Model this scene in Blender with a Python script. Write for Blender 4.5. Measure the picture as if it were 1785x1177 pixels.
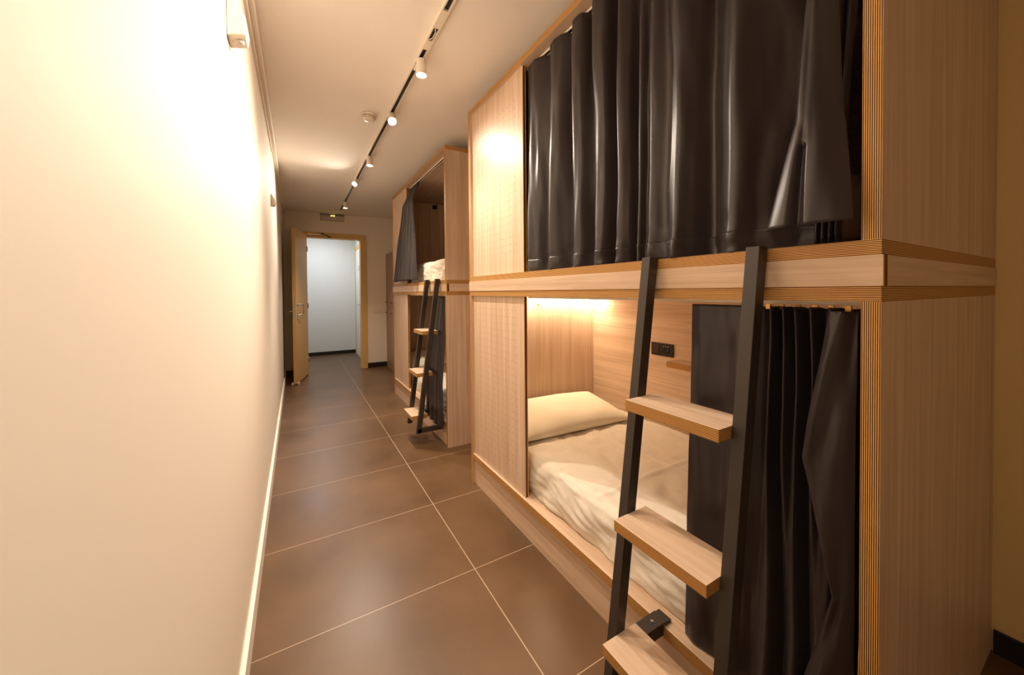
import bpy, bmesh, math, random
from mathutils import Vector, Matrix, noise
sc = bpy.context.scene
for o in list(bpy.data.objects): bpy.data.objects.remove(o)
random.seed(7)
PI = math.pi
# ------------------------------------------------------------ camera
yaw, pitch, roll = map(math.radians, (29.3856, -0.86226, -0.48137))
cd = bpy.data.cameras.new('camera'); cam = bpy.data.objects.new('camera', cd); sc.collection.objects.link(cam)
cd.sensor_fit = 'HORIZONTAL'; cd.sensor_width = 36.0
cd.lens = 632.734 / 1785 * 36
cd.shift_x = (892.5 - 873.706) / 1785; cd.shift_y = (517.677 - 588.5) / 1785
cd.clip_start = 0.02
r0 = Vector((math.cos(yaw), -math.sin(yaw), 0)); f0 = Vector((math.sin(yaw), math.cos(yaw), 0)); u0 = Vector((0, 0, 1))
F = f0 * math.cos(pitch) + u0 * math.sin(pitch); U = -f0 * math.sin(pitch) + u0 * math.cos(pitch)
R2 = r0 * math.cos(roll) + U * math.sin(roll); U2 = -r0 * math.sin(roll) + U * math.cos(roll)
M = Matrix((R2, U2, -F)).transposed().to_4x4(); M.translation = Vector((0, 0, 1.3))
cam.matrix_world = M
sc.camera = cam
# ------------------------------------------------------------ world, exposure
w = bpy.data.worlds.new('world'); sc.world = w; w.use_nodes = True
w.node_tree.nodes['Background'].inputs[0].default_value = (1.0, .80, .60, 1)
w.node_tree.nodes['Background'].inputs[1].default_value = .05
sc.view_settings.view_transform = 'Standard'; sc.view_settings.look = 'None'
sc.view_settings.gamma = 1; sc.view_settings.exposure = 0.40; sc.view_settings.use_curve_mapping = False
WARM = (1.0, .84, .68)
def light(name, kind, loc, power, color=WARM, target=None, **k):
    l = bpy.data.lights.new(name, kind); l.energy = power; l.color = color
    for a, b in k.items(): setattr(l, a, b)
    o = bpy.data.objects.new(name, l); sc.collection.objects.link(o); o.location = loc
    d = (Vector(target) - Vector(loc)) if target else Vector((0, 0, -1))
    o.rotation_euler = d.to_track_quat('-Z', 'Y').to_euler()
    return o
# the track spots: (x, y, aim point, power); heads are built further down at the same places
TRX = .61
SPOTS = [(.42, (-.175, .50, 1.2), 27, 125), (1.22, (-.175, 1.25, 1.7), 64, 150), (1.95, (.58, 1.98, 0), 50, 105), (2.65, (.40, 1.55, 1.2), 66, 125),  # first spot is out of view, added to brighten the near end
         (3.56, (.60, 3.60, 0), 110, 84), (4.36, (-.10, 3.55, 1.5), 72, 140), (5.50, (.60, 5.50, 0), 62, 90)]
# ------------------------------------------------------------ materials
def mat(name, col, rough=.5, spec=.5, metal=0, emit=None, es=0):
    m = bpy.data.materials.new(name); m.use_nodes = True; b = m.node_tree.nodes['Principled BSDF']
    b.inputs['Base Color'].default_value = (*col, 1); b.inputs['Roughness'].default_value = rough
    b.inputs['Specular IOR Level'].default_value = spec; b.inputs['Metallic'].default_value = metal
    if emit: b.inputs['Emission Color'].default_value = (*emit, 1); b.inputs['Emission Strength'].default_value = es
    return m
def srgb(r, g, b):
    f = lambda c: (c / 255 / 12.92) if c / 255 <= .04045 else ((c / 255 + .055) / 1.055) ** 2.4
    return (f(r), f(g), f(b))
class NT:
    def __init__(s, m): s.t = m.node_tree; s.b = s.t.nodes['Principled BSDF']
    def n(s, typ, **k):
        nd = s.t.nodes.new(typ)
        for a, b in k.items(): setattr(nd, a, b)
        return nd
    def l(s, a, b): s.t.links.new(a, b)
    def math(s, op, a, b=None, c=None):
        nd = s.n('ShaderNodeMath', operation=op)
        for i, v in enumerate((a, b, c)):
            if v is None: continue
            if isinstance(v, (int, float)): nd.inputs[i].default_value = v
            else: s.l(v, nd.inputs[i])
        return nd.outputs[0]
def ramp(t, fac, stops):
    r = t.n('ShaderNodeValToRGB'); e = r.color_ramp.elements
    while len(e) < len(stops): e.new(.5)
    for q, (p, c) in zip(e, stops): q.position = p; q.color = (*c, 1)
    t.l(fac, r.inputs[0]); return r.outputs[0]
def veneer(name, axis, dark=srgb(188, 156, 128), lite=srgb(224, 197, 170), holes=None):
    m = mat(name, lite, .42, .35); t = NT(m)
    tc = t.n('ShaderNodeTexCoord'); mp = t.n('ShaderNodeMapping'); t.l(tc.outputs['Object'], mp.inputs[0])
    s = [26, 26, 26]; s['xyz'.index(axis)] = .9; mp.inputs['Scale'].default_value = s
    n1 = t.n('ShaderNodeTexNoise'); n1.inputs['Scale'].default_value = 1.0; n1.inputs['Detail'].default_value = 5; n1.inputs['Roughness'].default_value = .65
    t.l(mp.outputs[0], n1.inputs['Vector'])
    mp2 = t.n('ShaderNodeMapping'); t.l(tc.outputs['Object'], mp2.inputs[0])
    s = [110, 110, 110]; s['xyz'.index(axis)] = 2.2; mp2.inputs['Scale'].default_value = s
    n2 = t.n('ShaderNodeTexNoise'); n2.inputs['Scale'].default_value = 1.0; n2.inputs['Detail'].default_value = 2; t.l(mp2.outputs[0], n2.inputs['Vector'])
    f = t.math('MULTIPLY_ADD', n2.outputs[0], .3, t.math('MULTIPLY', n1.outputs[0], .7))
    c = ramp(t, f, [(.32, dark), (.68, lite)])
    if holes:
        y0, y1, z0, z1 = holes
        sp = t.n('ShaderNodeSeparateXYZ'); t.l(tc.outputs['Object'], sp.inputs[0])
        P = .0405
        a = t.math('SUBTRACT', t.math('FRACT', t.math('DIVIDE', sp.outputs[1], P)), .5)
        b = t.math('SUBTRACT', t.math('FRACT', t.math('DIVIDE', sp.outputs[2], P)), .5)
        d = t.math('SQRT', t.math('ADD', t.math('MULTIPLY', a, a), t.math('MULTIPLY', b, b)))
        h = t.math('LESS_THAN', d, .06)
        for o, lo, hi in ((sp.outputs[1], y0, y1), (sp.outputs[2], z0, z1)):
            h = t.math('MULTIPLY', h, t.math('GREATER_THAN', o, lo)); h = t.math('MULTIPLY', h, t.math('LESS_THAN', o, hi))
        mx = t.n('ShaderNodeMix', data_type='RGBA'); t.l(h, mx.inputs['Factor']); t.l(c, mx.inputs['A']); mx.inputs['B'].default_value = (*srgb(88, 56, 34), 1)
        c = mx.outputs['Result']
    t.l(c, t.b.inputs['Base Color'])
    return m
def ply_material():
    m = mat('plywood_edge', srgb(214, 148, 74), .5, .3); t = NT(m)
    uv = t.n('ShaderNodeUVMap'); uv.uv_map = 'ply'
    sp = t.n('ShaderNodeSeparateXYZ'); t.l(uv.outputs[0], sp.inputs[0])
    fr = t.math('FRACT', sp.outputs[0])
    c = ramp(t, t.math('ABSOLUTE', t.math('SUBTRACT', fr, .5)), [(0, srgb(240, 188, 112)), (.17, srgb(226, 168, 92)), (.30, srgb(98, 62, 30)), (.5, srgb(64, 40, 20))])
    t.l(c, t.b.inputs['Base Color']); return m
V = {a: veneer('ash_veneer_' + a, a) for a in 'xyz'}
PLY = ply_material()
def noise_bump(m, scale, strength, dist=.002, detail=3, stretch=None):
    t = NT(m); tc = t.n('ShaderNodeTexCoord'); nz = t.n('ShaderNodeTexNoise'); nz.inputs['Scale'].default_value = scale; nz.inputs['Detail'].default_value = detail
    if stretch:
        mp = t.n('ShaderNodeMapping'); mp.inputs['Scale'].default_value = stretch; t.l(tc.outputs['Object'], mp.inputs[0]); t.l(mp.outputs[0], nz.inputs['Vector'])
    else: t.l(tc.outputs['Object'], nz.inputs['Vector'])
    b = t.n('ShaderNodeBump'); b.inputs['Strength'].default_value = strength; b.inputs['Distance'].default_value = dist
    t.l(nz.outputs[0], b.inputs['Height']); t.l(b.outputs[0], t.b.inputs['Normal']); return m
WALL = noise_bump(mat('cream_wall_paint', srgb(246, 236, 220), .6, .3), 60, .08)
WALLR = noise_bump(mat('ochre_wall_paint', srgb(236, 206, 146), .6, .3), 60, .08)  # yellow of the wood's bounce light is put into this wall colour
CEIL = mat('ceiling_paint', srgb(250, 243, 235), .8, .2)
LOBW = mat('lobby_white_paint', srgb(236, 236, 232), .6, .3)
SKW = mat('white_skirting', srgb(248, 240, 226), .4, .4)
SKB = mat('black_skirting', srgb(38, 32, 30), .4, .4)
DOORM = mat('honey_beige_door_lacquer', srgb(228, 188, 120), .5, .3)
STEEL = mat('brushed_steel', (.62, .58, .52), .3, .5, 1)
BLACKM = mat('black_powder_coat', srgb(52, 44, 38), .42, .5)
BLACKP = mat('black_plastic', srgb(24, 21, 20), .35, .5)
WHITEP = mat('white_plastic', srgb(238, 228, 212), .4, .4)
GREYP = mat('grey_acrylic', srgb(190, 176, 166), .4, .4)
LENS = mat('spot_lens', (1, .9, .75), .3, .3, 0, (1, .86, .66), 55)
LEDW = mat('led_strip', (1, .9, .75), .3, .3, 0, (1, .76, .45), 9)
BRASS = mat('gilt_hook', srgb(200, 150, 80), .3, .5, 1)
SHEET = noise_bump(mat('white_cotton', srgb(226, 216, 200), .85, .2), 9, .55, .015, 5)
PILLOWM = noise_bump(mat('cream_pillow_cotton', srgb(242, 234, 214), .85, .2), 9, .25, .01, 3)
PILLOWD = noise_bump(mat('taupe_pillow_cotton', srgb(128, 108, 84), .85, .2), 9, .25, .01, 3)
def satin():
    m = mat('anthracite_satin', (.020, .0125, .013), .37, .52, 0); b = m.node_tree.nodes['Principled BSDF']
    b.inputs['Sheen Weight'].default_value = .05
    return noise_bump(m, 5, .25, .01, 3, (1, 1, .35))
SATIN = satin()
def floor_material():
    m = mat('brown_porcelain_tile', srgb(126, 96, 72), .34, .45); t = NT(m)
    tc = t.n('ShaderNodeTexCoord'); sp = t.n('ShaderNodeSeparateXYZ'); t.l(tc.outputs['Object'], sp.inputs[0])
    def line(o, off, per, w):
        a = t.math('FRACT', t.math('DIVIDE', t.math('SUBTRACT', o, off - 50 * per - per / 2), per))
        return t.math('LESS_THAN', t.math('ABSOLUTE', t.math('SUBTRACT', a, .5)), w / per / 2)
    g = t.math('MAXIMUM', line(sp.outputs[0], .709, 1.2, .0040), line(sp.outputs[1], 1.532, .6, .0028))
    nz = t.n('ShaderNodeTexNoise'); nz.inputs['Scale'].default_value = 2.2; nz.inputs['Detail'].default_value = 6; t.l(tc.outputs['Object'], nz.inputs['Vector'])
    c = ramp(t, nz.outputs[0], [(.3, srgb(90, 66, 43)), (.7, srgb(114, 85, 56))])
    mx = t.n('ShaderNodeMix', data_type='RGBA'); t.l(g, mx.inputs['Factor']); t.l(c, mx.inputs['A']); mx.inputs['B'].default_value = (*srgb(190, 166, 140), 1)
    t.l(mx.outputs['Result'], t.b.inputs['Base Color'])
    r = t.math('MULTIPLY_ADD', nz.outputs[0], .18, .26); t.l(r, t.b.inputs['Roughness']); return m
FLOOR = floor_material()
# ------------------------------------------------------------ helpers
def link(o): sc.collection.objects.link(o); return o
def thing(name, label, cat, loc=(0, 0, 0), group=None):
    o = link(bpy.data.objects.new(name, None)); o.location = loc; o.empty_display_size = .05
    o['label'] = label; o['category'] = cat
    if group: o['group'] = group
    return o
def wloc(o):
    v = Vector(o.location)
    while o.parent: o = o.parent; v += o.location
    return v
def obj(name, bm, mats, parent=None, smooth=False, bevel=0, subsurf=0, solid=0, label=None):
    me = bpy.data.meshes.new(name)
    if parent is not None: bmesh.ops.translate(bm, verts=bm.verts, vec=-wloc(parent))
    if not bm.faces or True:
        bm.normal_update()
    bm.to_mesh(me); bm.free()
    o = link(bpy.data.objects.new(name, me))
    for m in (mats if isinstance(mats, (list, tuple)) else [mats]): me.materials.append(m)
    if parent is not None: o.parent = parent
    if smooth:
        for p in me.polygons: p.use_smooth = True
    if solid:
        md = o.modifiers.new('solid', 'SOLIDIFY'); md.thickness = solid; md.offset = 0
    if bevel:
        md = o.modifiers.new('bevel', 'BEVEL'); md.width = bevel; md.segments = 2; md.limit_method = 'ANGLE'
    if subsurf:
        md = o.modifiers.new('sub', 'SUBSURF'); md.levels = subsurf; md.render_levels = subsurf
    if label: o['label'] = label
    return o
def tag(o, label, cat, group=None):
    o['label'] = label; o['category'] = cat
    if group: o['group'] = group
    return o
def struct(name, bm, mats, **k):
    o = obj(name, bm, mats, **k); o['kind'] = 'structure'; return o
def box(bm, x0, x1, y0, y1, z0, z1, mi=0):
    vs = [bm.verts.new((x, y, z)) for x in (x0, x1) for y in (y0, y1) for z in (z0, z1)]
    fs = []
    for q in ((0, 1, 3, 2), (4, 6, 7, 5), (0, 4, 5, 1), (2, 3, 7, 6), (0, 2, 6, 4), (1, 5, 7, 3)):
        f = bm.faces.new([vs[i] for i in q]); f.material_index = mi; fs.append(f)
    return vs, fs
def BX(*a, **k): bm = bmesh.new(); box(bm, *a, **k); return bm
def board(bm, x0, x1, y0, y1, z0, z1, thick, plies=9):
    """a plywood board: veneer (slot 0) on the faces across its thickness, ply edge (slot 1) on the rest"""
    uvl = bm.loops.layers.uv.get('ply') or bm.loops.layers.uv.new('ply')
    vs, fs = box(bm, x0, x1, y0, y1, z0, z1)
    ti = 'xyz'.index(thick); lo = (x0, y0, z0)[ti]; hi = (x1, y1, z1)[ti]
    for k, f in enumerate(fs):
        nax = (0, 0, 1, 1, 2, 2)[k]
        f.material_index = 0 if nax == ti else 1
        for l in f.loops: l[uvl].uv = ((l.vert.co[ti] - lo) / (hi - lo) * plies + .5, 0)
def BD(*a, **k): bm = bmesh.new(); board(bm, *a, **k); return bm
def cyl(bm, p0, p1, r0, r1=None, seg=24, mi=0, cap=True):
    r1 = r0 if r1 is None else r1; p0 = Vector(p0); p1 = Vector(p1); d = (p1 - p0).normalized()
    a = d.orthogonal().normalized(); b = d.cross(a)
    R = []
    for p, r in ((p0, r0), (p1, r1)):
        R.append([bm.verts.new(p + (a * math.cos(2 * PI * i / seg) + b * math.sin(2 * PI * i / seg)) * r) for i in range(seg)])
    for i in range(seg):
        j = (i + 1) % seg; f = bm.faces.new((R[0][i], R[0][j], R[1][j], R[1][i])); f.material_index = mi; f.smooth = True
    if cap:
        f = bm.faces.new(R[0][::-1]); f.material_index = mi; f = bm.faces.new(R[1]); f.material_index = mi
def lathe(bm, prof, c, seg=36, mi=0):
    rings = [[bm.verts.new((c[0] + r * math.cos(2 * PI * i / seg), c[1] + r * math.sin(2 * PI * i / seg), c[2] + z)) for i in range(seg)] for r, z in prof]
    for a, b in zip(rings, rings[1:]):
        for i in range(seg):
            j = (i + 1) % seg; f = bm.faces.new((a[i], b[i], b[j], a[j])); f.smooth = True; f.material_index = mi
    bm.faces.new(rings[0]); bm.faces.new(rings[-1][::-1])
def tube(bm, pts, r, seg=12):
    pts = [Vector(p) for p in pts]; rings = []
    for i, p in enumerate(pts):
        d = (pts[min(i + 1, len(pts) - 1)] - pts[max(i - 1, 0)]).normalized()
        a = d.cross(Vector((.01, .02, 1)) if abs(d.z) < .9 else Vector((1, .02, 0))).normalized(); b = d.cross(a)
        rings.append([bm.verts.new(p + (a * math.cos(2 * PI * k / seg) + b * math.sin(2 * PI * k / seg)) * r) for k in range(seg)])
    for q, s in zip(rings, rings[1:]):
        for k in range(seg):
            j = (k + 1) % seg; f = bm.faces.new((q[k], q[j], s[j], s[k])); f.smooth = True
    bm.faces.new(rings[0][::-1]); bm.faces.new(rings[-1])
def arc(c, r, a0, a1, n, ax):
    o = []
    for i in range(n + 1):
        t = a0 + (a1 - a0) * i / n; p = [c[0], c[1], c[2]]; p[ax[0]] += r * math.cos(t); p[ax[1]] += r * math.sin(t); o.append(tuple(p))
    return o
# ------------------------------------------------------------ the setting
XL, XR, YB, YE, ZC = -.175, 2.152, -1.3, 6.573, 2.598
DX0, DX1, DZ = .135, .965, 2.205            # door opening
struct('floor', BX(-1.2, 2.6, YB - .1, 9.2, -.1, 0), FLOOR)
struct('ceiling', BX(-1.2, 2.6, YB - .1, 9.2, ZC, ZC + .1), CEIL)
struct('wall_left', BX(XL - .12, XL, YB, YE, 0, ZC), WALL)
struct('wall_right', BX(XR, XR + .12, YB, YE, 0, ZC), WALLR)
struct('wall_near', BX(XL - .12, XR + .12, YB - .1, YB, 0, ZC), WALL)
bm = bmesh.new()
box(bm, XL - .12, DX0, YE, YE + .12, 0, ZC); box(bm, DX1, XR + .12, YE, YE + .12, 0, ZC); box(bm, DX0, DX1, YE, YE + .12, DZ, ZC)
struct('wall_end', bm, WALL)
struct('baseboard_left', BX(XL, XL + .016, YB, YE, 0, .10), SKW, bevel=.002)
struct('baseboard_right', BX(XR - .012, XR, YB, .255, 0, .08), SKB)
bm = bmesh.new(); box(bm, XL + .016, DX0 - .085, YE - .012, YE, 0, .085); box(bm, DX1 + .085, 1.372, YE - .012, YE, 0, .085)
struct('baseboard_end', bm, SKB)
# lobby beyond the door
LX = 1.10
struct('wall_lobby_far', BX(-1.0, LX + .1, 8.42, 8.52, 0, ZC), LOBW)
struct('wall_lobby_left', BX(-1.1, -1.0, YE + .12, 8.52, 0, ZC), LOBW)
struct('wall_lobby_right', BX(LX, LX + .1, YE + .12, 8.42, 0, ZC), LOBW)
struct('baseboard_lobby', BX(-1.0, LX, 8.408, 8.42, 0, .07), SKB)
struct('baseboard_lobby_right', BX(LX - .012, LX, 7.4, 7.5, 0, .07), SKB)
# ceiling trunking in the left corner
bm = bmesh.new(); box(bm, XL, XL + .032, YB, YE, ZC - .05, ZC)
struct('trim_1', bm, WALL, bevel=.002)
bm = bmesh.new(); box(bm, XL, XL + .012, YB, 3.7, ZC - .085, ZC - .055)
struct('trim_2', bm, WHITEP, bevel=.002)
# door frame
bm = bmesh.new()
for a, b in ((DX0 - .085, DX0 + .012), (DX1 - .012, DX1 + .085)): box(bm, a, b, YE - .018, YE + .13, 0, DZ - .012)
box(bm, DX0 - .085, DX1 + .085, YE - .018, YE + .13, DZ - .012, DZ + .075)
struct('door_1_frame', bm, DOORM, bevel=.003)
bm = bmesh.new(); box(bm, DX1 - .016, DX1 - .0125, YE - .0, YE + .03, .98, 1.14)
struct('trim_3', bm, STEEL)
# open door leaf
door = thing('door', 'honey beige door leaf standing open into the dormitory against the left side', 'door', (.15, 6.548, 0))
bm = bmesh.new(); box(bm, .15 - .046, .15, 6.548 - .69, 6.548, .012, 2.225)
obj('leaf', bm, DOORM, door, bevel=.002)
def door_hand(side, xx):
    bm = bmesh.new(); s = side; y = 5.858 + .075
    if s > 0:
        for z in (1.135, .985):
            cyl(bm, (xx, y, z), (xx + .008, y, z), .024)
        a = [(xx, y, 1.135)] + [(xx + .055 * k, y + .0, 1.135) for k in (.5,)] + arc((xx + .04, y + .02, 1.135), .02, -PI / 2, 0, 5, (0, 1))
        pts = [(xx, y, 1.135), (xx + .03, y, 1.135), (xx + .045, y + .004, 1.135), (xx + .05, y + .02, 1.135), (xx + .05, y + .12, 1.135)]
        # a D handle: out of the leaf, down and back
        pts = [(xx, y, 1.135), (xx + .045, y + .03, 1.135), (xx + .055, y + .075, 1.133), (xx + .058, y + .085, 1.12), (xx + .058, y + .085, 1.0), (xx + .055, y + .075, .987), (xx + .045, y + .03, .985), (xx, y, .985)]
        tube(bm, pts, .009)
        cyl(bm, (xx, y - .02, .94), (xx + .012, y - .02, .94), .014)
        cyl(bm, (xx + .01, y - .02, .94), (xx + .03, y - .03, .92), .006)
    else:
        cyl(bm, (xx, y, 1.04), (xx - .008, y, 1.04), .026)
        tube(bm, [(xx, y, 1.04), (xx - .05, y, 1.04), (xx - .06, y + .01, 1.04), (xx - .06, y + .12, 1.04)], .009)
    return bm
obj('handle', door_hand(1, .15), STEEL, door, label='steel pull handle on the room face')
obj('handle', door_hand(-1, .104), STEEL, door, label='steel lever on the wall side')
bm = bmesh.new(); box(bm, .116, .138, 5.855, 5.858, .93, 1.16); box(bm, .122, .132, 5.852, 5.856, 1.08, 1.10)
obj('lock_plate', bm, STEEL, door)
bm = bmesh.new()
for x in (.165, .09): box(bm, x - .014, x + .014, 5.86, 5.89, 0.0, .035)
obj('door_stop', bm, WHITEP, door, bevel=.004)
for z in (.25, 1.1, 2.0):
    bm = bmesh.new(); cyl(bm, (.155, 6.545, z - .04), (.155, 6.545, z + .04), .008); obj('hinge', bm, STEEL, door)
door.rotation_euler.z = -math.radians(13.5)   # swung past the square
cl = thing('door_closer', 'steel door closer arm at the head of the beige door frame', 'door closer', (.45, YE - .02, DZ + .03))
bm = bmesh.new(); box(bm, .16, .38, YE - .034, YE - .019, DZ + .028, DZ + .042); obj('slide_rail', bm, STEEL, cl)
bm = bmesh.new(); cyl(bm, (.37, YE - .045, DZ + .04), (.37, YE - .045, DZ + .055), .02); cyl(bm, (.47, YE - .04, DZ - .0), (.47, YE - .04, DZ + .014), .016)
tube(bm, [(.37, YE - .045, DZ + .047), (.42, YE - .05, DZ + .03), (.47, YE - .04, DZ + .007)], .008); box(bm, .455, .5, YE - .032, YE - .0185, DZ - .004, DZ + .012)
obj('arm', bm, BLACKM, cl)
# lobby side door
ld = thing('lobby_door', 'white flush door with thin wooden casing in the lobby side wall', 'door', (LX, 7.85, 0))
bm = bmesh.new()
for a, b in ((7.42, 7.49), (8.18, 8.25)): box(bm, LX - .02, LX - .001, a, b, 0, 2.25)
box(bm, LX - .02, LX - .001, 7.49, 8.18, 2.18, 2.25); obj('casing', bm, DOORM, ld)
obj('leaf', BX(LX - .012, LX - .001, 7.492, 8.178, .01, 2.178), LOBW, ld)
bm = bmesh.new(); box(bm, LX - .016, LX - .0125, 7.70, 7.72, 1.75, 1.83); box(bm, LX - .016, LX - .0125, 7.72, 7.76, 1.75, 1.765); box(bm, LX - .016, LX - .0125, 7.70, 7.74, 1.82, 1.835)
obj('door_numeral', bm, BLACKP, ld)
bm = bmesh.new(); cyl(bm, (LX - .012, 7.60, 1.06), (LX - .02, 7.60, 1.06), .024); tube(bm, [(LX - .012, 7.60, 1.06), (LX - .05, 7.60, 1.06), (LX - .055, 7.62, 1.06), (LX - .055, 7.71, 1.06)], .009)
obj('handle', bm, STEEL, ld)
# emergency light
el = thing('emergency_light', 'flat grey emergency light over the doorway with two small yellow lamps', 'emergency light', (.53, YE, 2.525))
obj('housing', BX(.35, .705, YE - .03, YE - .0015, 2.475, 2.572), GREYP, el, bevel=.004)
obj('diffuser', BX(.36, .695, YE - .034, YE - .0305, 2.482, 2.55), mat('milky_diffuser', srgb(205, 192, 182), .35, .4), el, bevel=.002)
obj('top_bezel', BX(.345, .71, YE - .036, YE - .0015, 2.5725, 2.58), BLACKP, el)
for x in (.515, .55):
    bm = bmesh.new(); cyl(bm, (x, YE - .036, 2.562), (x, YE - .042, 2.562), .009); obj('indicator_lamp', bm, mat('yellow_led', (1, .8, .2), .3, .3, 0, (1, .75, .15), 3), el)
# light switches
for k, (x0, x1, lab) in enumerate(((1.150, 1.222, 'white rocker switch right beside the door frame'), (1.228, 1.305, 'white rocker switch farther from the door frame, nearer the wardrobe'))):
    s = thing('light_switch', lab, 'light switch', (x0, YE, .975), 'switches beside the door')
    obj('plate', BX(x0, x1, YE - .009, YE - .0015, .935, 1.012), WHITEP, s, bevel=.002)
    bm = BX(x0 + .012, x1 - .012, YE - .014, YE - .0095, .948, 1.0); obj('rocker', bm, WHITEP, s, bevel=.002)
WARDV = {a: veneer('taupe_ash_veneer_' + a, a, srgb(150, 120, 102), srgb(178, 148, 128)) for a in 'yz'}  # ash veneer in darker tones than on the bunks
# wardrobe between the far bunk and the end wall
wd = thing('wardrobe', 'tall ash wardrobe with stacked doors between the far bunk and end wall', 'wardrobe', (1.38, 5.9, 0))
W0, W1 = 5.35, YE - .002
obj('carcass', BX(1.391, XR - .003, W0, W1, 0, 1.975), WARDV['z'], wd)
obj('plinth', BX(1.380, 1.3905, W0, W1, 0, .10), WARDV['y'], wd)
ys = [W0, W0 + .405, W0 + .81, W1]
for i in range(3):
    for z0, z1, hz in ((.104, 1.036, .95), (1.042, 1.97, 1.128)):
        d = obj('cabinet_door', BX(1.373, 1.3905, ys[i] + .002, ys[i + 1] - .002, z0, z1), WARDV['z'], wd, bevel=.0015)
        hy = ys[i + 1] - .05
        bm = bmesh.new(); cyl(bm, (1.373, hy, hz), (1.352, hy, hz), .006, seg=12); box(bm, 1.346, 1.354, hy - .03, hy + .03, hz - .006, hz + .006)
        obj('handle', bm, BLACKP, d)
# ------------------------------------------------------------ bunk beds
Z_L0, Z_L1, Z_B0, Z_B1, Z_T0, Z_T1, Z_TOP = .168, .205, 1.272, 1.305, 1.368, 1.40, 2.508
T = .03
def bunk(x0, x1, y0, y1, yp, label, near):
    b = thing('bunk_bed', label, 'bunk bed', ((x0 + x1) / 2, (y0 + y1) / 2, 0), 'built-in plywood bunk beds')
    P = lambda n, bm, ax, **k: obj(n, bm, [V[ax], PLY], b, **k)
    top = Z_TOP - .032
    for a in (y0, y1 - T):                                   # side panels, lower and upper
        P('side_panel', BD(x0, x1, a, a + T, 0, Z_B0, 'y'), 'z')
        P('side_panel', BD(x0, x1, a, a + T, Z_T1, top, 'y'), 'z')
    P('top_board', BD(x0, x1, y0, y1, top, Z_TOP, 'z'), 'y')
    P('upper_deck', BD(x0, x1, y0, y1, Z_T0, Z_T1, 'z'), 'y')
    P('lower_ceiling', BD(x0, x1, y0, y1, Z_B0, Z_B1, 'z'), 'y')
    P('fascia', BD(x0 - .003, x0 + .030, y0 - .003, y1, Z_B1, Z_T0, 'x', plies=1), 'y')
    P('side_fascia', BD(x0 + .030, x1, y0 - .003, y0 + .015, Z_B1, Z_T0, 'y', plies=1), 'x')
    P('side_fascia', BD(x0 + .030, x1, y1 - .015, y1 - .001, Z_B1, Z_T0, 'y', plies=1), 'x')
    P('back_panel', BX(x1 - .03, x1 - .002, y0 + T, y1 - T, .21, Z_B0), 'y')
    P('back_panel', BX(x1 - .03, x1 - .002, y0 + T, y1 - T, Z_T1, top), 'y')
    P('base_board', BD(x0, x1 - .03, y0 + T, y1 - T, Z_L0, Z_L1, 'z'), 'y')
    P('kickboard', BD(x0 + .014, x0 + .032, y0 + T, y1 - T, 0, Z_L0, 'x', plies=3), 'y')
    # fixed front panels at the far end
    for z0, z1, h0, h1 in ((Z_L1, Z_B0, .30, 1.20), (Z_T1, top, 1.50, 2.36)):
        mt = veneer('perforated_ash_veneer', 'z', holes=(yp + .055 - wloc(b).y, y1 - T - .05 - wloc(b).y, h0, h1)) if near else V['z']
        obj('perforated_panel' if near else 'front_panel', BD(x0 + .014, x0 + .034, yp, y1 - T, z0, z1, 'x', plies=1), [mt, PLY], b)
    # curtain rails
    for z in (top, Z_B0):
        r = bmesh.new()
        for dx in (0, .022): box(r, x0 + .054 + dx, x0 + .059 + dx, y0 + T, yp + .02, z - .009, z)
        box(r, x0 + .059, x0 + .076, y0 + T, yp + .02, z - .003, z, 1)
        obj('curtain_rail', r, [WHITEP, BLACKP], b)
    return b
XB, XB2 = 1.025, 1.077
b1 = bunk(XB, XR - .002, .261, 2.257, 1.602, 'near ash plywood bunk bed with perforated end panels and drawn dark curtains', True)
b2 = bunk(XB2, XR - .002, 2.833, 4.726, 4.095, 'far ash plywood bunk bed with its curtains gathered aside', False)
# fittings of the near lower berth
obj('reading_led', BX(1.12, 2.08, 2.19, 2.205, Z_B0 - .010, Z_B0 - .001), LEDW, b1)
for x in (1.574, 2.032):
    bm = bmesh.new(); cyl(bm, (x, 2.2265, 1.222), (x, 2.205, 1.222), .008, seg=14); cyl(bm, (x, 2.205, 1.222), (x, 2.199, 1.222), .013, seg=14); box(bm, x - .012, x + .012, 2.2175, 2.2265, 1.203, 1.24)
    obj('coat_hook', bm, WHITEP, b1)
obj('wall_shelf', BD(1.985, 2.1195, .95, 1.452, .824, .858, 'z'), [V['y'], PLY], b1)
sk = obj('socket_plate', BX(2.109, 2.1195, 1.494, 1.658, .862, .947), BLACKP, b1, bevel=.002)
obj('switch_rocker', BX(2.1055, 2.1085, 1.595, 1.645, .877, .932), mat('charcoal_rocker', srgb(52, 42, 36), .3, .5), sk, bevel=.001)
bm = bmesh.new(); cyl(bm, (2.1055, 1.543, .905), (2.1085, 1.543, .905), .024); obj('socket_well', bm, mat('socket_black', (.004, .004, .004), .5, .3), sk)
bm = bmesh.new()
for dy, dz, s in ((.016, .021, .004), (.0, .023, .003), (-.017, .022, .004), (-.014, .002, .003)): box(bm, 2.1035, 2.1056, 1.543 + dy - s, 1.543 + dy + s, .905 + dz - s * .6, .905 + dz + s * .6)
obj('socket_contact', bm, STEEL, sk)
obj('berth_speaker', BX(1.60, 1.66, 4.681, 4.6955, 2.41, 2.46), BLACKP, b2)
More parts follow.
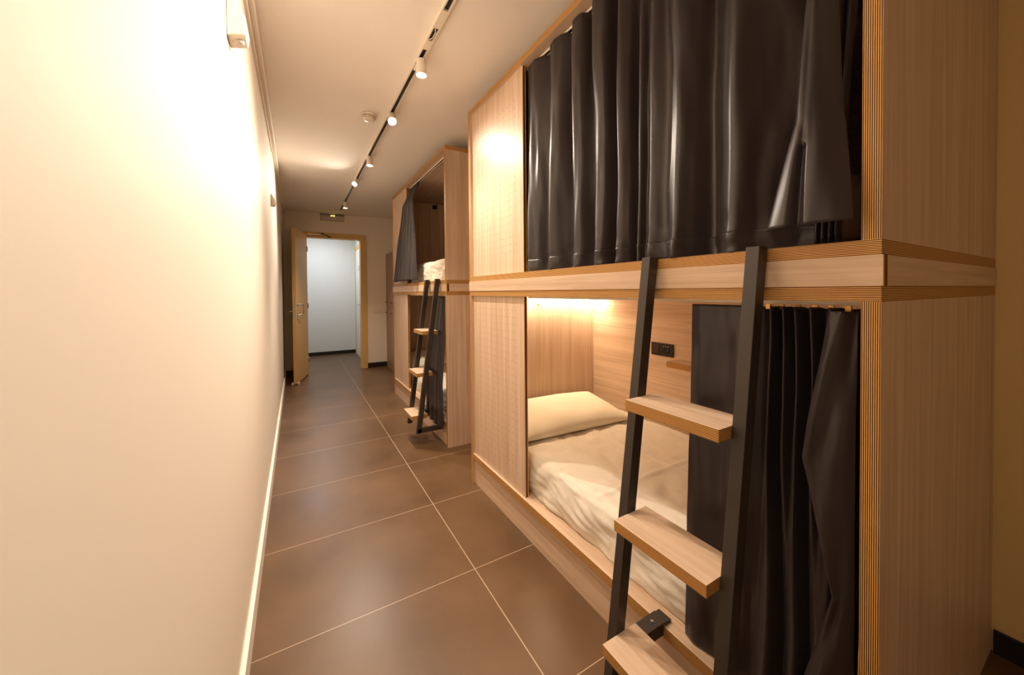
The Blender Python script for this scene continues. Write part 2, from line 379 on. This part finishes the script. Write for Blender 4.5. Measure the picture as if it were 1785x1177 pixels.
# light of the reading strip
light('reading_strip_light', 'AREA', (1.60, 2.175, Z_B0 - .016), 4.4, (1.0, .80, .55), (1.60, 2.24, .6), shape='RECTANGLE', size=.95, size_y=.02)
light('reading_spot_light', 'AREA', (2.07, 2.13, Z_B0 - .02), .9, (1.0, .78, .52), (2.12, 2.13, .9), shape='DISK', size=.03)
# ------------------------------------------------------------ mattresses and pillows
def mattress(x0, x1, y0, y1, z0, z1, label, seed, parentless=True, hang=.0):
    t = thing('mattress', label, 'mattress', ((x0 + x1) / 2, (y0 + y1) / 2, z0))
    bm = bmesh.new(); NX, NY, NZ = 90, 170, 20
    grid = {}
    def P(i, j, k):
        key = (i, j, k)
        if key in grid: return grid[key]
        u, v, w_ = i / NX, j / NY, k / NZ
        x = x0 + (x1 - x0) * u; y = y0 + (y1 - y0) * v; z = z0 + (z1 - z0) * w_
        r = .035                                               # rounded edges
        cx = min(max(x, x0 + r), x1 - r); cy = min(max(y, y0 + r), y1 - r); cz = min(max(z, z0), z1 - r)
        d = Vector((x - cx, y - cy, z - cz))
        if d.length > r: d = d.normalized() * r
        p = Vector((cx, cy, cz)) + d
        q = Vector((x * 3.1 + seed, y * 3.1, z * 9)); n1 = noise.noise(q) * .008
        n2 = (abs(noise.noise(Vector((x * 7 + y * 4, y * 5 - x * 5, seed)))) * .012 + abs(noise.noise(Vector((x * 15 - y * 6, y * 12 + x * 5, seed + 2)))) * .005)
        cr = math.exp(-((y - (y0 + y1) / 2 + .1) / .010) ** 2) * .007 + math.exp(-((x - (x0 + .52 * (x1 - x0))) / .011) ** 2) * .006
        if w_ > .92: p.z += n1 + n2 + cr
        side = (1 - u) if u < .02 else 0
        if side:                                               # diagonal drapery of the sheet on the corridor side
            dd = math.sin((y * 1.6 + z * 3.4) * 9 + noise.noise(Vector((y * 4, z * 6, seed))) * 4) * .006 * min(1, (1 - w_) * 3)
            p.x -= .012 * math.sin(PI * min(1, (1 - w_))) + dd + abs(noise.noise(Vector((y * 6 + z * 9, z * 26 - y * 5, seed + 3)))) * .014 + .016 * (1 - w_) * hang
        grid[key] = bm.verts.new(p); return grid[key]
    for i in range(NX):
        for j in range(NY):
            bm.faces.new((P(i, j, NZ), P(i + 1, j, NZ), P(i + 1, j + 1, NZ), P(i, j + 1, NZ)))
            bm.faces.new((P(i, j, 0), P(i, j + 1, 0), P(i + 1, j + 1, 0), P(i + 1, j, 0)))
    for k in range(NZ):
        for j in range(NY):
            bm.faces.new((P(0, j, k), P(0, j, k + 1), P(0, j + 1, k + 1), P(0, j + 1, k)))
            bm.faces.new((P(NX, j, k), P(NX, j + 1, k), P(NX, j + 1, k + 1), P(NX, j, k + 1)))
        for i in range(NX):
            bm.faces.new((P(i, 0, k), P(i + 1, 0, k), P(i + 1, 0, k + 1), P(i, 0, k + 1)))
            bm.faces.new((P(i, NY, k), P(i, NY, k + 1), P(i + 1, NY, k + 1), P(i + 1, NY, k)))
    obj('fitted_sheet', bm, SHEET, t, smooth=True)
    return t
def pillow(cx, cy, z, lx, ly, h, label, m=None, rz=0, tilt=0, seed=0, rx=0):
    bm = bmesh.new(); N = 36; V_ = {}
    def P(i, j, s):
        if i in (0, N) or j in (0, N): s = 0
        if (i, j, s) in V_: return V_[(i, j, s)]
        u = i / N * 2 - 1; v = j / N * 2 - 1
        pin = 1 - .05 * (1 - abs(u) ** 2) * abs(v) ** 3
        pin2 = 1 - .05 * (1 - abs(v) ** 2) * abs(u) ** 3
        th = max(0, (1 - abs(u) ** 2.6)) ** .5 * max(0, (1 - abs(v) ** 2.6)) ** .55
        p = Vector((u * lx / 2 * pin2, v * ly / 2 * pin, s * h * .5 * th * (1 if s > 0 else .8)))
        p.z += noise.noise(Vector((u * 2.3 + seed, v * 2.1, s))) * .010 * th + h * .4
        V_[(i, j, s)] = bm.verts.new(p); return V_[(i, j, s)]
    for i in range(N):
        for j in range(N):
            bm.faces.new((P(i, j, 1), P(i + 1, j, 1), P(i + 1, j + 1, 1), P(i, j + 1, 1)))
            bm.faces.new((P(i, j, -1), P(i, j + 1, -1), P(i + 1, j + 1, -1), P(i + 1, j, -1)))
    bmesh.ops.rotate(bm, verts=bm.verts, cent=(0, 0, 0), matrix=Matrix.Rotation(tilt, 3, 'Y') @ Matrix.Rotation(rx, 3, 'X'))
    bmesh.ops.rotate(bm, verts=bm.verts, cent=(0, 0, 0), matrix=Matrix.Rotation(rz, 3, 'Z'))
    o = obj('pillow', bm, m or PILLOWM, None, smooth=True)
    o.location = (cx, cy, z); return tag(o, label, 'pillow')
mattress(XB + .085, 2.115, .30, 2.215, Z_L1 + .001, .405, 'white sheeted mattress in the lit lower berth of the near bunk', 1.0, hang=1)
pillow(1.55, 1.955, .412, .87, .46, .145, 'long cream pillow at the lit far end of the near lower berth', rz=math.radians(-3), rx=math.radians(9), seed=3)
mattress(XB + .12, 2.115, .50, 2.215, Z_T1 + .001, 1.575, 'white sheeted mattress mostly hidden behind the near upper curtain', 4.0)
pillow(1.42, .435, 1.50, .56, .19, .13, 'taupe pillow glimpsed beside the upper post of the near bunk', m=PILLOWD, seed=8, rx=math.radians(90))
mattress(XB2 + .07, 2.115, 2.875, 4.685, Z_T1 + .001, 1.60, 'white rumpled mattress in the open upper berth of the far bunk', 7.0)
mattress(XB2 + .10, 2.115, 2.875, 4.685, Z_L1 + .001, .405, 'white mattress in the dark lower berth of the far bunk', 9.0, hang=1)
pillow(1.55, 4.42, .412, .80, .44, .15, 'white pillow seen through the ladder in the far lower berth', seed=5, rx=math.radians(12))
# ------------------------------------------------------------ curtains
def lerp(a, b, t): return a + (b - a) * t
def drape(fn, ns, nz):
    bm = bmesh.new(); g = [[bm.verts.new(fn(i / ns, j / nz)) for i in range(ns + 1)] for j in range(nz + 1)]
    for j in range(nz):
        for i in range(ns): bm.faces.new((g[j][i], g[j][i + 1], g[j + 1][i + 1], g[j + 1][i]))
    return bm
def folds(b_top, b_bot, x0, ztop, zbot, A, seed, skew=.75, flare=0, scallop=.02, bell=.85):
    n = len(b_top) - 1; rnd = random.Random(seed); am = [A * rnd.uniform(.75, 1.25) for _ in range(n)]
    def fn(s, t):                                             # t: 0 top, 1 hem
        q = min(s * n, n - 1e-6); i = int(q); f = q - i
        e = t * t * (3 - 2 * t)
        y = lerp(lerp(b_top[i], b_top[i + 1], f), lerp(b_bot[i], b_bot[i + 1], f), e)
        a = am[i] * (.75 + .5 * noise.noise(Vector((i * 3.7, t * 2, seed))) + .25 * t)
        x = x0 - a * math.sin(PI * f ** skew) ** bell
        x += .010 * noise.noise(Vector((y * 14, t * 1.6, seed + 5))) * (t + .25)
        x += .0035 * noise.noise(Vector((y * 30, t * 7, seed + 9))) + .006 * t ** 6 * noise.noise(Vector((y * 22, t * 20, seed)))
        x -= flare * t
        zt = ztop - scallop * (1 - math.sin(PI * f)) ** 2
        z = lerp(zt, zbot + .012 * noise.noise(Vector((y * 8, 0, seed + 2))), t)
        return (x, y, z)
    return fn
TOPZ = Z_TOP - .032 - .016
c = thing('curtain', 'wide anthracite satin curtain drawn across the near upper berth', 'curtain', (XB + .05, 1.0, Z_T1), 'dark bunk curtains')
KN = [(1.612, 1.615, .0), (1.57, 1.57, -.030), (1.50, 1.49, -.034), (1.425, 1.44, .012), (1.385, 1.39, -.032), (1.31, 1.33, -.038), (1.255, 1.26, .012), (1.225, 1.21, -.034), (1.17, 1.17, -.036),
      (1.135, 1.12, .010), (1.10, 1.08, -.036), (1.04, 1.04, -.040), (1.005, 1.0, .014), (.965, .97, -.034), (.93, .93, -.020), (.90, .905, .010), (.865, .87, -.030), (.835, .85, -.018),
      (.805, .815, -.044), (.765, .77, -.026), (.715, .725, -.052), (.67, .69, -.018), (.635, .65, .020), (.60, .605, .0), (.548, .56, -.044), (.50, .51, -.016), (.43, .44, .030), (.385, .385, .045)]
def wide(s, t, back=0):
    n = len(KN) - 1; q = min(s * n, n - 1e-6); i = int(q); f = q - i; e = t * t * (3 - 2 * t)
    def C(a, b, c, d, f): return .5 * (2 * b + (c - a) * f + (2 * a - 5 * b + 4 * c - d) * f * f + (3 * b - a - 3 * c + d) * f ** 3)
    ks = [KN[max(0, min(n, i + k))] for k in (-1, 0, 1, 2)]
    y = C(*[lerp(k[0], k[1], e) for k in ks], f); x = C(*[k[2] for k in ks], f)
    x *= .95 + .40 * noise.noise(Vector((y * 5, t * 2.2, 2))) + .22 * t
    x += .013 * noise.noise(Vector((y * 21, t * 1.1, 6))) * (.4 + t * .5) + .004 * noise.noise(Vector((y * 34, t * 6, 9)))
    x += .010 * max(0, t - .86) / .14 * noise.noise(Vector((y * 24, t * 26, 1)))
    sc = max(0, min(1, (x + .01) / .03))
    z = lerp(TOPZ - .022 * sc, 1.401 + .003 * noise.noise(Vector((y * 8, 0, 3))), t)
    return (XB + .062 + x - .006 * t - back, y, z)
obj('fabric', drape(wide, 420, 120), SATIN, c, smooth=True, solid=.0012)
obj('hem', drape(lambda s, t: wide(s, .945 + .055 * t, .0025), 420, 8), SATIN, c, smooth=True, solid=.0015)
c = thing('curtain', 'narrow dark satin curtain bunched beside the upper near post and flaring at hem', 'curtain', (1.0, .36, 1.43), 'dark bunk curtains')
def flap(s, t):
    z = lerp(TOPZ, 1.437 + .004 * s, t)
    k = max(0, (2.0 - z) / .57)                                # 0 above the frame, 1 at the hem
    yl = lerp(.395, .405, min(1, k)); yr = lerp(.345, .318, min(1, k * 1.6))
    fl = max(0, (1.68 - z) / .245) ** .9 if z < 1.68 else 0
    yl += .040 * fl; yr -= .026 * fl
    y = lerp(yl, yr, s)
    x = lerp(1.07, .985, min(1, k)) - .034 * math.sin(PI * s ** .55) ** .8
    x += .018 * math.exp(-((s - .30 - .12 * fl) / .07) ** 2) * (1 if z < 1.62 else .3) * min(1, fl * 4 + .3)
    x += .004 * noise.noise(Vector((s * 4, z * 5, 3)))
    return (x, y, z)
obj('fabric', drape(flap, 70, 120), SATIN, c, smooth=True, solid=.0015)
back = folds([.40, .375, .35, .325, .302], [.40, .385, .372, .360, .350], XB + .09, TOPZ, 1.408, .018, 21)
obj('lining', drape(back, 60, 60), SATIN, c, smooth=True, solid=.0012)
c = thing('curtain', 'anthracite satin curtain gathered at the near post of the lit lower berth', 'curtain', (XB + .05, .5, Z_L1), 'dark bunk curtains')
KL = [(.700, .708, .0, .0), (.655, .665, -.006, -.010), (.60, .61, .002, -.004), (.545, .555, -.008, -.016), (.505, .520, .006, .004), (.488, .500, .016, .0), (.474, .478, -.026, -.030), (.461, .458, .014, .012),
      (.447, .440, -.028, -.006), (.434, .425, .014, -.034), (.420, .410, -.030, -.030), (.405, .395, .016, .014), (.390, .380, -.030, -.012), (.375, .365, .014, -.036), (.355, .345, -.026, -.02), (.335, .325, .012, .012), (.30, .30, .0, .01)]
def low(s, t):
    n = len(KL) - 1; q = min(s * n, n - 1e-6); i = int(q); f = q - i; e = t * t * (3 - 2 * t)
    def C(a, b, c, d, f): return .5 * (2 * b + (c - a) * f + (2 * a - 5 * b + 4 * c - d) * f * f + (3 * b - a - 3 * c + d) * f ** 3)
    ks = [KL[max(0, min(n, i + k))] for k in (-1, 0, 1, 2)]
    y = C(*[lerp(k[0], k[1], e) for k in ks], f); x = C(*[lerp(k[2], k[3], e) for k in ks], f)
    if y < .5: y += .010 * math.sin(t * 5 + 1) * noise.noise(Vector((y * 12, t * 2, 7))) * 2
    x += .010 * noise.noise(Vector((y * 16 + t * 2, t * 2.4, 6))) * (.3 + t) + .003 * noise.noise(Vector((y * 30, t * 8, 9)))
    return (XB + .060 + x - .026 * t, y, lerp(Z_B0 - .016 - max(0, x) * .3, .2095, t))
obj('fabric', drape(low, 320, 140), SATIN, c, smooth=True, solid=.0012)
def turned(s, t):
    z = lerp(Z_B0 - .022, .30, t)
    k = min(1, t / .36)
    bulge = math.sin(PI * min(1, t / .72)) if t < .72 else 0
    yl = lerp(.352, .392, k) if t < .36 else lerp(.392, .335, min(1, (t - .36) / .3))
    if t > .66: yl = lerp(.335, .41, (t - .66) / .34)
    y = lerp(yl, .305, s)
    x = lerp(1.06, 1.045, k) - .030 * math.sin(PI * s ** .6) ** .9 - .012 * bulge * (1 - s)
    x += .014 * math.sin((s * 1.5 + t * 3.2) * 5) * s * (1 - s) * 2 + .008 * noise.noise(Vector((s * 3, t * 6, 11)))
    return (x, y, z)
obj('turned_back_edge', drape(turned, 70, 120), SATIN, c, smooth=True, solid=.0015)
for y in (.33, .36, .39, .425, .46, .49):
    bm = bmesh.new(); box(bm, XB + .060, XB + .070, y - .005, y + .005, Z_B0 - .024, Z_B0 - .012); obj('glider_hook', bm, BRASS, c)
c = thing('curtain', 'dark curtain bunched at the far side of the far upper berth', 'curtain', (XB2, 4.0, Z_T1), 'dark bunk curtains')
def bunch(s, t):
    z = lerp(TOPZ, 1.425, t); k = t ** 1.1
    yl = lerp(4.07, 4.52, k); yr = lerp(3.76, 3.58, k)
    y = lerp(yl, yr, s); n = 6
    x = lerp(XB2 + .065, XB2 - .012, min(1, k * 6)) - .028 * (.5 + k) * abs(math.sin(PI * n * s)) ** .9 - .03 * math.sin(PI * s) * t
    x += .008 * noise.noise(Vector((s * 6, t * 3, 4)))
    return (x, y, z)
obj('fabric', drape(bunch, 180, 70), SATIN, c, smooth=True, solid=.0015)
c = thing('curtain', 'dark curtain hanging at the near side of the far lower berth', 'curtain', (XB2, 3.1, Z_L1), 'dark bunk curtains')
def low2(s, t):
    z = lerp(Z_B0 - .014, .162 - .006 * s, t)
    y = lerp(lerp(3.22, 3.32, t), lerp(2.90, 2.868, t), s)
    x = lerp(XB2 + .05, XB2 - .028, min(1, t * 1.5)) - .022 * abs(math.sin(PI * 4 * s)) ** .9
    return (x, y + .01 * math.sin(6 * t), z)
obj('fabric', drape(low2, 120, 70), SATIN, c, smooth=True, solid=.0015)
# ------------------------------------------------------------ ladders
def ladder(xf, y1, y2, zt, label, near):
    """xf: corridor face of the stiles at the top; y1/y2: near edges of the two stiles"""
    w_, d_ = .0312, .0396; k = .1386; zb = .115
    L = thing('bunk_ladder', label, 'ladder', (xf, (y1 + y2) / 2, zb), 'black steel bunk ladders')
    X = lambda z: xf + (z - zt) * k
    for y in (y1, y2):
        bm = bmesh.new()
        v = [bm.verts.new(p) for p in ((X(zb), y, zb), (X(zb) + d_, y, zb), (X(zb) + d_, y + w_, zb), (X(zb), y + w_, zb), (xf, y, zt), (xf + d_, y, zt), (xf + d_, y + w_, zt), (xf, y + w_, zt))]
        for q in ((0, 3, 2, 1), (4, 5, 6, 7), (0, 1, 5, 4), (1, 2, 6, 5), (2, 3, 7, 6), (3, 0, 4, 7)): bm.faces.new([v[i] for i in q])
        obj('stile', bm, BLACKM, L, bevel=.0015)
    for z in (.967, .613, .258):
        xs = X(z - .015) - .053
        obj('step', BD(xs, xs + .140, y1 + w_ + .0005, y2 - .0005, z - .032, z, 'z', plies=8), [V['y'], PLY], L, bevel=.0008)
        for y in (y1 + w_ - .0, y2 - .004):
            bm = bmesh.new(); cyl(bm, (X(z - .016) + .034, y, z - .016), (X(z - .016) + .034, y + .004, z - .016), .005, seg=10); obj('screw', bm, STEEL, L)
    # bracket under the lowest step resting on the ledge, foot bar of the near stile
    front = (XB if near else XB2)
    bm = bmesh.new(); box(bm, X(.23) + .03, front + .012, y2 - .018, y2 + .028, Z_L1 + .001, Z_L1 + .014)
    box(bm, X(.23) + .03, front - .004, y2 - .018, y2 + .028, Z_L1 - .026, Z_L1 + .001)
    box(bm, front + .012, front + .035, y2 - .018, y2 + .028, Z_L1 + .001, Z_L1 + .010)
    obj('bracket', bm, BLACKM, L, bevel=.001)
    bm = bmesh.new(); cyl(bm, (front - .03, y2 + .005, Z_L1 + .0142), (front - .03, y2 + .005, Z_L1 + .016), .005, seg=10); obj('screw', bm, STEEL, L)
    bm = bmesh.new(); box(bm, X(zb) + .01, front + .0135, y1, y1 + w_, zb, zb + .036); obj('foot_bar', bm, BLACKM, L, bevel=.0015)
    return L
ladder(XB - .042, .4622, .7762, 1.4057, 'black steel ladder with ply steps fixed to the near bunk', True)
ladder(XB2 - .042, 2.972, 3.250, 1.4125, 'black steel ladder with ply steps fixed to the far bunk', False)
# ------------------------------------------------------------ ceiling: track, spots, smoke detector
tr = thing('light_track', 'white ceiling light track with a dark slot along the corridor', 'light track', (TRX, 3.0, ZC))
Y0, Y1 = .2, 6.15
bm = bmesh.new()
for a, b in ((-.019, -.012), (.012, .019)): box(bm, TRX + a, TRX + b, Y0, Y1, ZC - .020, ZC)
box(bm, TRX - .012, TRX + .012, Y0, Y1, ZC - .004, ZC)
obj('rail_body', bm, WHITEP, tr)
obj('conductor_slot', BX(TRX - .012, TRX + .012, Y0, Y1, ZC - .010, ZC - .0041), BLACKP, tr)
for y0, y1 in ((1.575, 1.70), (1.80, 1.875)):
    obj('cover_strip', BX(TRX - .012, TRX + .012, y0, y1, ZC - .0205, ZC - .0101), WHITEP, tr)
bm = bmesh.new(); tube(bm, [(TRX - .006, 1.70, ZC - .015), (TRX + .004, 1.73, ZC - .022), (TRX + .002, 1.77, ZC - .024), (TRX - .008, 1.80, ZC - .015)], .0022, 8)
obj('track_lead', bm, WHITEP, tr)
labs = ['white track spot at the near end of the rail, above the camera', 'white cylindrical track spot nearest the camera, out over the ladder', 'white cylindrical track spot nearest in view, hanging straight down', 'glaring track spot tilted to the room, just right of the smoke detector',
        'white track spot hanging straight down past the smoke detector', 'glaring tilted track spot second from the end wall', 'small track spot farthest away, beside the end wall']
for (y, aim, pw, cone), lab in zip(SPOTS, labs):
    sp = thing('track_spotlight', lab, 'spotlight', (TRX, y, ZC - .02), 'corridor track spotlights')
    obj('adapter', BX(TRX - .0118, TRX + .0118, y + .0, y + .11, ZC - .034, ZC - .0205), WHITEP, sp, bevel=.002)
    d = (Vector(aim) - Vector((TRX, y, 2.52))).normalized()
    tilted = abs(d.y) > .15 or abs(d.x) > .12
    if not tilted: d = Vector((0, 0, -1))
    piv = Vector((TRX, y, ZC - .045)); bm = bmesh.new(); cyl(bm, (TRX, y + .01, ZC - .0345), (TRX, y, ZC - .052), .008, seg=14); obj('stem', bm, WHITEP, sp)
    a = piv - d * .014; e = a + d * .085
    a = a - Vector((0, 0, max(0, a.z - (ZC - .036))))
    bm = bmesh.new(); cyl(bm, a, e, .0275, .0275, 32, cap=False); cyl(bm, e, e - d * .012, .0275, .024, 32, cap=False)
    cyl(bm, a, a - d * .0005, .0275, .0275, 32)
    h = obj('head', bm, WHITEP, sp)
    bm = bmesh.new(); cyl(bm, e - d * .012, e - d * .010, .024, .024, 32); obj('lens', bm, LENS, sp)
    light('spot_light', 'SPOT', e + d * .004, pw, WARM, aim if tilted else (TRX, y, 0), spot_size=math.radians(cone), spot_blend=1.0, shadow_soft_size=.014)
sd = thing('smoke_detector', 'round off-white smoke detector on the ceiling', 'smoke detector', (.475, 2.79, ZC))
bm = bmesh.new(); lathe(bm, [(.052, 0), (.052, -.012), (.050, -.016)], (.475, 2.79, ZC)); obj('base', bm, WHITEP, sd)
bm = bmesh.new(); lathe(bm, [(.047, -.0165), (.048, -.028), (.040, -.040), (.028, -.046), (.012, -.048)], (.475, 2.79, ZC)); obj('cover', bm, WHITEP, sd)
bm = bmesh.new()
for zz, rr in ((-.024, .0485), (-.034, .0452)):
    for k in range(10):
        a0 = 2 * PI * k / 10 + .05; n = 5; R = []
        for q in range(n + 1):
            a = a0 + (2 * PI / 10 - .16) * q / n
            R.append([bm.verts.new((.475 + (rr + .0006) * math.cos(a), 2.79 + (rr + .0006) * math.sin(a), ZC + zz + dz)) for dz in (0, .003)])
        for p, q in zip(R, R[1:]): bm.faces.new((p[0], q[0], q[1], p[1]))
obj('vent_slot', bm, BLACKP, sd)
# ------------------------------------------------------------ wall devices on the left wall
def sensor(y, z, s, label):
    t = thing('wall_sensor', label, 'wall sensor', (XL, y, z), 'white sensors high on the left wall')
    bm = bmesh.new(); prof = [(0, .11), (.012, .11), (.055, .03), (.060, .0), (.055, -.035), (0, -.05)]
    A = [bm.verts.new((XL + .001 + px * s, y - .045 * s, z + pz * s)) for px, pz in prof]; B = [bm.verts.new((XL + .001 + px * s, y + .045 * s, z + pz * s)) for px, pz in prof]
    bm.faces.new(A); bm.faces.new(B[::-1])
    for i in range(len(A)): j = (i + 1) % len(A); bm.faces.new((A[i], B[i], B[j], A[j]))
    bmesh.ops.recalc_face_normals(bm, faces=bm.faces); obj('housing', bm, WHITEP, t, bevel=.004 * s)
    bm = bmesh.new(); cyl(bm, (XL + .03 * s, y, z - .030 * s), (XL + .03 * s, y, z - .056 * s), .022 * s, .014 * s); obj('lens_dome', bm, GREYP, t)
    return t
sensor(1.42, 2.135, .85, 'white wedge shaped sensor on the left wall nearest the camera')
sensor(3.55, 2.05, .6, 'small white sensor on the left wall further along toward the door')
# lobby lamp (cool ceiling light beyond the doorway)
lp = thing('lobby_ceiling_lamp', 'flush white ceiling lamp in the lobby beyond the doorway', 'ceiling lamp', (.35, 7.5, ZC))
bm = bmesh.new(); lathe(bm, [(.15, 0), (.15, -.03), (.14, -.04)], (.35, 7.5, ZC)); obj('lamp_body', bm, WHITEP, lp)
bm = bmesh.new(); lathe(bm, [(.135, -.0405), (.13, -.046), (.10, -.05)], (.35, 7.5, ZC)); obj('diffuser', bm, mat('cool_diffuser', (.9, .95, 1), .4, .3, 0, (.85, .93, 1), 4), lp)
light('lobby_light', 'AREA', (.35, 7.5, ZC - .06), 13, (.86, .93, 1.0), shape='DISK', size=.28)
